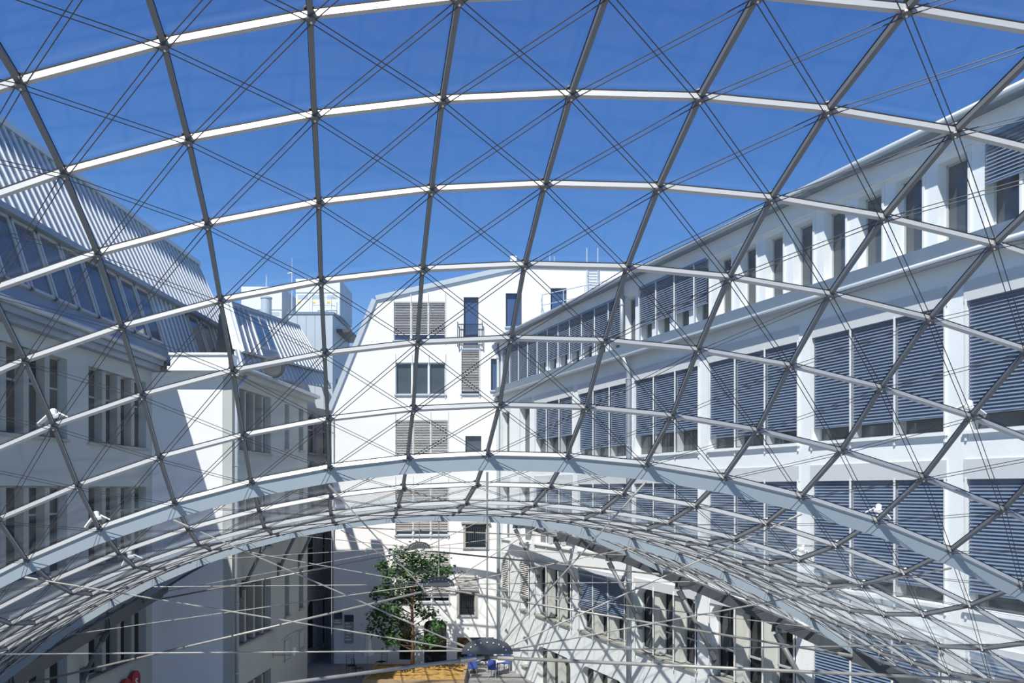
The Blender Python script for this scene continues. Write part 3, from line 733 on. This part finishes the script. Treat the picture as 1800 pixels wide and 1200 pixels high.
# ------------------------------------------------------------------ spoked ties under the arches
LAB = ['large half disc hub with fanned steel rods under the first stiffened arch', 'half disc hub with fanned steel rods in front of the tree crown', 'small half disc hub with fanned rods at the top of the tree']
HUBZ = (-2.48, -2.37, -2.02)
def tie(j, hz, lab, li, ri):
    top = NODE[(0, j)]; hub = Vector((top.x, top.y, hz))
    o = thing('spoked_tie', (hub.x, hub.y, hz), lab, 'tie truss', 'spoked ties below the glass roof')
    b = MB(); R_ = .36; poly = []
    for k in range(15):
        a = math.pi*k/14; poly.append(hub+Vector((-R_*math.cos(a)*1.08, -.02, .24*math.sin(a)**.9)))
    b.prism(poly, (0, .04, 0)); hubo = b.build('hub_disc', 'disc_steel', o)
    for k in range(9):
        a = math.pi*(.08+.84*k/8); c = hub+Vector((-.27*math.cos(a)*1.08, 0, .03+.15*math.sin(a)))
        MB().tube([c+Vector((0, -.035, 0)), c+Vector((0, .035, 0))], .011, 8).build('bolt', 'clip_steel', hubo)
    for e, sgn in ((li, -1), (ri, 1)):
        a = hub+Vector((sgn*.04, 0, -.05)); r_ = MB().tube([a, e], .028, 8).build('chord_rod', 'rod_steel', o, smooth=True)
        d = (e-a).normalized(); MB().tube([a+d*.12, a+d*.36], .042, 8).build('rod_sleeve', 'rod_steel', r_); MB().tube([e-d*.4, e-d*.05], .048, 8).build('rod_sleeve', 'rod_steel', r_)
    for i in (-8, -6, -4, -2, 0, 2, 4, 6, 8):
        if not IN[(i, j)]: continue
        e = NODE[(i, j)]+Vector((0, 0, -.30)); d = (e-hub).normalized()
        s0 = hub+Vector((d.x*.30, 0, max(.05, d.z*.21)))
        r_ = MB().tube([s0, e], .012, 6).build('spoke_rod', 'rod_steel', o)
        dd = (e-s0).normalized(); MB().tube([s0, s0+dd*.2], .019, 6).build('turnbuckle', 'rod_steel', r_); MB().tube([e-dd*.25, e], .019, 6).build('turnbuckle', 'rod_steel', r_)
    return o
tie(6, HUBZ[0], LAB[0], NODE[(-10, 6)]+Vector((0, 0, -.3)), NODE[(9, 6)]+Vector((0, 0, -.3)))
for j, hz, lab in ((13, HUBZ[1], LAB[1]), (20, HUBZ[2], LAB[2])):
    y = NODE[(0, j)].y; xl = -12.6
    tie(j, hz, lab, surf(xl, y)+Vector((0, 0, -.35)), surf(redge(y)-.05, y)+Vector((0, 0, -.3)))
y = NODE[(0, 27)].y
MB().tube([surf(-9.4, y)+Vector((0, 0, -.3)), surf(redge(y)-.05, y)+Vector((0, 0, -.3))], .03, 6).build('tie_rod', 'rod_steel', gr)
# small lights clamped on the shell
for i, lab in ((-5, 'shaded court building'), (5, 'office building blinds')):
    for j, w_ in ((4, 'upper'), (6, 'middle'), (8, 'lower')):
        p = NODE[(i, j)]; n = NORM[(i, j)]
        o = thing('roof_spotlight', tuple(p+n*.05), f'small white bracket spotlight, the {w_} of three on the rib before the {lab}', 'spotlight', 'spotlights on the glass roof')
        x = (Vector((1, 0, 0))-n*n.x).normalized(); y_ = n.cross(x)
        for s_ in (-1, 1):
            a = p+n*.05+x*.02*s_; c = p+n*.17+x*.07*s_; e = p+n*.05+x*.19*s_
            MB().hexa([q+y_*k for k in (-.03, .03) for q in (c, e, e-n*.02, c-n*.025)] if s_ > 0 else [q+y_*k for k in (.03, -.03) for q in (c, e, e-n*.02, c-n*.025)]).build('bracket_leg', 'clip_steel', o)
        MB().tube([p+n*.13-x*.07, p+n*.13+x*.07], .03, 6).tube([p+n*.13, p+n*.24], .045, 8).build('lamp_head', 'clip_steel', o)

# ------------------------------------------------------------------ courtyard: tree, planter, furniture, signs
PY = 43.4
pl = thing('planter_bed', (-4.6, 43, GZ), 'low timber edged bed of ochre bark mulch under the tree', 'planter')
b = MB()
for (x0, x1, y0, y1) in ((-7.2, -2.3, 41.0, 41.15), (-7.2, -2.3, 44.7, 44.85), (-7.2, -7.05, 41.15, 44.7), (-2.45, -2.3, 41.15, 44.7)): b.box(x0, x1, y0, y1, GZ, GZ+.45)
b.build('timber_edge', 'timber', pl)
N = 26; vs = []; fs = []
for a in range(N+1):
    for c in range(N+1):
        vs.append((-7.05+4.6*a/N, 41.15+3.55*c/N, GZ+.36+random.uniform(-.05, .07)+.12*math.sin(math.pi*a/N)*math.sin(math.pi*c/N)))
fs = [(a*(N+1)+c, (a+1)*(N+1)+c, (a+1)*(N+1)+c+1, a*(N+1)+c+1) for a in range(N) for c in range(N)]
stuff(MB().add(vs, fs).build('bark_mulch', 'mulch', pl))
tx = (725-900)*PY/1500
tr = thing('tree', (tx, PY, GZ+.4), 'young broadleaf tree with layered green foliage in the mulch bed', 'tree')
tz = lambda py: (860-py)*PY/1500
MB().tube([(tx, PY, GZ+.3), (tx+.02, PY, tz(1120)), (tx-.03, PY, tz(1060)), (tx+.03, PY, tz(1010)), (tx, PY, tz(965))], [.12, .095, .07, .045, .015], 8).build('trunk', 'bark', tr, smooth=True)
cl = [(540, 330), (640, 330), (660, 390), (780, 380), (850, 450), (450, 410), (460, 490), (530, 420), (530, 540), (620, 450), (720, 400), (590, 500), (690, 520), (760, 490), (430, 570), (370, 630), (480, 620),
      (560, 660), (650, 640), (370, 740), (420, 800), (360, 830), (470, 850), (530, 790), (590, 870), (720, 760), (790, 800), (760, 920), (690, 930), (440, 890), (510, 890), (640, 570), (580, 590), (520, 700), (440, 700), (660, 730)]
lv = MB(); brn = MB()
for (cx, cy) in cl:
    c = Vector(((560+cx/3.75-900)*PY/1500, PY+random.uniform(-1.3, 1.3), tz(880+cy/3.75)))
    root = Vector((tx, PY, min(c.z-.25-abs(c.x-tx)*.35, tz(985)))); mid = root.lerp(c, .5)+Vector((0, 0, -.08))
    brn.tube([root, mid, c], [.035, .022, .008], 5)
    for _ in range(80):
        q = Vector((random.gauss(0, .23), random.gauss(0, .30), random.gauss(0, .17))); p = c+q
        a = Vector((random.uniform(-1, 1), random.uniform(-1, 1), random.uniform(-.9, .3))).normalized(); n = Vector((random.uniform(-.6, .6), random.uniform(-.6, .6), 1)).normalized()
        s_ = a.cross(n).normalized(); L = random.uniform(.16, .30); W = L*.36
        lv.add([p, p+a*L*.45+s_*W-n*.03, p+a*L, p+a*L*.45-s_*W-n*.03], [(0, 1, 2), (0, 2, 3)])
brn.build('branches', 'bark', tr); stuff(lv.build('foliage', 'leaf_green', tr))
# folded parasol
ps = thing('parasol', (-7.55, 44.6, GZ), 'closed white parasol on a thin pole beside the wall signs', 'parasol')
MB().tube([(-7.55, 44.6, GZ), (-7.55, 44.6, GZ+2.7)], .03, 8).build('pole', 'pipe_grey', ps)
MB().tube([(-7.55, 44.6, GZ), (-7.55, 44.6, GZ+.08)], .3, 16).build('base', 'stucco_grey', ps)
b = MB(); rings = []; N = 16
for q, (z, r) in enumerate(((.95, .27), (1.1, .32), (1.25, .17), (1.9, .15), (2.5, .09), (2.75, .02))): rings += [Vector((-7.55+r*(1+.18*(k % 2))*math.cos(2*math.pi*k/N), 44.6+r*(1+.18*(k % 2))*math.sin(2*math.pi*k/N), GZ+z)) for k in range(N)]
b.add(rings, [(a*N+k, a*N+(k+1) % N, (a+1)*N+(k+1) % N, (a+1)*N+k) for a in range(5) for k in range(N)]); b.build('canopy', 'parasol_cloth', ps)
def chair(x, y, rz, lab):
    o = thing('garden_chair', (x, y, GZ), lab, 'chair', 'metal chairs by the parasol'); c, s_ = math.cos(rz), math.sin(rz)
    T = lambda p: (x+c*p[0]-s_*p[1], y+s_*p[0]+c*p[1], GZ+p[2])
    for a in (-.2, .2):
        MB().tube([T((a, -.2, 0)), T((a, -.2, .45))], .014, 5).build('leg', 'iron', o); MB().tube([T((a, .2, 0)), T((a, .22, .45))], .014, 5).build('leg', 'iron', o)
    b = MB()
    for k in range(6): b.tube([T((-.2, -.2+.08*k, .45)), T((.2, -.2+.08*k, .45))], .016, 5)
    b.build('seat', 'iron', o)
    b = MB().tube([T((-.2, .22, .45)), T((-.2, .27, .95)), T((.2, .27, .95)), T((.2, .22, .45))], .014, 5)
    for k in range(1, 5): b.tube([T((-.2, .22+.01*k, .45+.1*k)), T((.2, .22+.01*k, .45+.1*k))], .009, 5)
    b.build('backrest', 'iron', o)
chair(-8.35, 44.4, .5, 'black metal garden chair left of the closed parasol')
chair(-7.9, 43.7, 2.2, 'black metal garden chair nearest to the parasol base')
chair(-6.95, 45.4, -.6, 'black metal garden chair between parasol and mulch bed')
def table(x, y, lab):
    o = thing('bistro_table', (x, y, GZ), lab, 'table', 'round cafe tables')
    MB().tube([(x, y, GZ+.02), (x, y, GZ+.7)], .03, 8).build('post', 'iron', o)
    MB().tube([(x, y, GZ), (x, y, GZ+.03)], .25, 14).build('foot', 'iron', o)
    MB().tube([(x, y, GZ+.7), (x, y, GZ+.73)], .42, 20).build('table_top', 'cloth_white', o)
    MB().tube([(x+.08, y, GZ+.73), (x+.08, y, GZ+.81)], .05, 8).thing('flower_bowl', 'orange', (x+.08, y, GZ+.73), 'small orange bowl on the '+lab.split(' ', 1)[1], 'bowl')
table(-2.0, 44.7, 'white round cafe table beside the mulch bed'); table(-.75, 44.3, 'white round cafe table by the drainpipe')
def blue_chair(x, y, rz, lab):
    o = thing('cafe_chair', (x, y, GZ), lab, 'chair', 'blue cafe chairs'); c, s_ = math.cos(rz), math.sin(rz)
    T = lambda p: Vector((x+c*p[0]-s_*p[1], y+s_*p[0]+c*p[1], GZ+p[2]))
    for a in (-.2, .2):
        for d in (-.2, .2): MB().tube([T((a, d, 0)), T((a*.9, d*.9, .44))], .016, 6).build('leg', 'pipe_grey', o)
    def bx(p, q): return MB().hexa([T((u, v, z)) for z in (p[2], q[2]) for (u, v) in ((p[0], p[1]), (q[0], p[1]), (q[0], q[1]), (p[0], q[1]))])
    bx((-.22, -.22, .44), (.22, .22, .48)).build('seat', 'cloth_blue', o); bx((-.22, .19, .5), (.22, .23, .95)).build('backrest', 'cloth_blue', o)
blue_chair(-2.2, 45.5, 0, 'blue cafe chair behind the table beside the mulch bed'); blue_chair(-2.0, 43.8, 3.1, 'blue cafe chair in front of the table beside the mulch bed')
blue_chair(-.4, 45.0, -.7, 'blue cafe chair behind the table by the drainpipe'); blue_chair(-.95, 43.5, 2.8, 'blue cafe chair in front of the table by the drainpipe')
# door signs on the gable wall
for x0, x1, y0, y1, lab, n in ((587, 602, 1075, 1098, 'small dark wall sign with grey lower half on the shaded gable', 2), (606, 622, 1080, 1130, 'tall grey directory board with pale lines and dark head on the gable', 6)):
    o = thing('wall_sign', (gx((x0+x1)/2), 46.9, gz(y1)), lab, 'sign')
    MB().box(gx(x0), gx(x1), .03, .08, gz(y1), gz(y0), FG).build('board', 'sign_grey', o)
    MB().box(gx(x0), gx(x1), .08, .10, gz(y0+12), gz(y0), FG).build('head_panel', 'sign_dark', o)
    for k in range(n):
        y = y0+14+(y1-y0-16)*k/n; MB().box(gx(x0+2), gx(x0+9+3*(k % 2)), .08, .09, gz(y+2), gz(y), FG).build('text_line', 'lettering', o)
# red letters on the left building
sg = thing('letter_sign', (-13.4, 30, -7.2), 'red rounded shop letters fixed to the shaded court building', 'sign')
import bpy as _b
for k, (yy, zt, ch) in enumerate(((28.9, -6.66, 'r'), (29.55, -6.55, 'i'), (30.25, -6.42, 's'))):
    b = MB(); c = Vector((-13.42, yy, zt-.36)); poly = [c+Vector((0, .36*math.cos(2*math.pi*q/24), .36*math.sin(2*math.pi*q/24))) for q in range(24)]
    b.prism(poly, (.1, 0, 0)); lo = b.build('letter_panel', 'sign_red', sg)
    cu = bpy.data.curves.new('letter', 'FONT'); cu.body = ch; cu.size = .62; cu.extrude = .008; cu.align_x = 'CENTER'; cu.align_y = 'CENTER'
    to = bpy.data.objects.new('letter', cu); col.objects.link(to)
    dg = bpy.context.evaluated_depsgraph_get(); me = bpy.data.meshes.new_from_object(to.evaluated_get(dg)); bpy.data.objects.remove(to)
    me.materials.clear(); me.materials.append(MATS['lettering'])
    lt = bpy.data.objects.new('letter', me); col.objects.link(lt); lt.parent = lo
    lt.matrix_local = Matrix.Translation(c+Vector((.112, 0, ZC))-Vector(sg.location)) @ Matrix(((0, 0, 1, 0), (1, 0, 0, 0), (0, 1, 0, 0), (0, 0, 0, 1)))
# reflector lamp on the flank
lm = thing('wall_lamp', tuple(F2.P(4.6, .02, -7.1)), 'bracket wall lamp with curved reflector on the flank of the court building', 'lamp')
MB().box(4.55, 4.65, 0, .05, -7.2, -6.9, F2).tube([F2.P(4.6, .03, -7.1), F2.P(4.6, .95, -7.1)], .03, 6).build('bracket', 'frame_grey', lm)
MB().tube([F2.P(4.6, .9, -7.1), F2.P(4.6, .9, -6.75)], [.06, .11], 10).build('lamp_body', 'panel_white', lm)
b = MB()
for s_ in (-.05, .05): b.tube([F2.P(4.6, .9+s_, -6.75), F2.P(4.6, .9+s_*1.4, -6.25)], .012, 5)
b.build('rod', 'frame_grey', lm)
b = MB(); sec = [(.45, -6.45), (.62, -6.28), (.85, -6.14), (1.15, -6.03), (1.4, -5.98)]
for (d0, z0), (d1, z1) in zip(sec, sec[1:]): b.hexa([F2.P(u, d, z) for (d, z) in ((d0, z0), (d1, z1)) for u in (4.35,)]+[F2.P(4.85, d1, z1), F2.P(4.85, d0, z0)]+[F2.P(4.35, d0, z0+.03), F2.P(4.35, d1, z1+.03), F2.P(4.85, d1, z1+.03), F2.P(4.85, d0, z0+.03)])
b.build('reflector', 'frame_grey', lm)
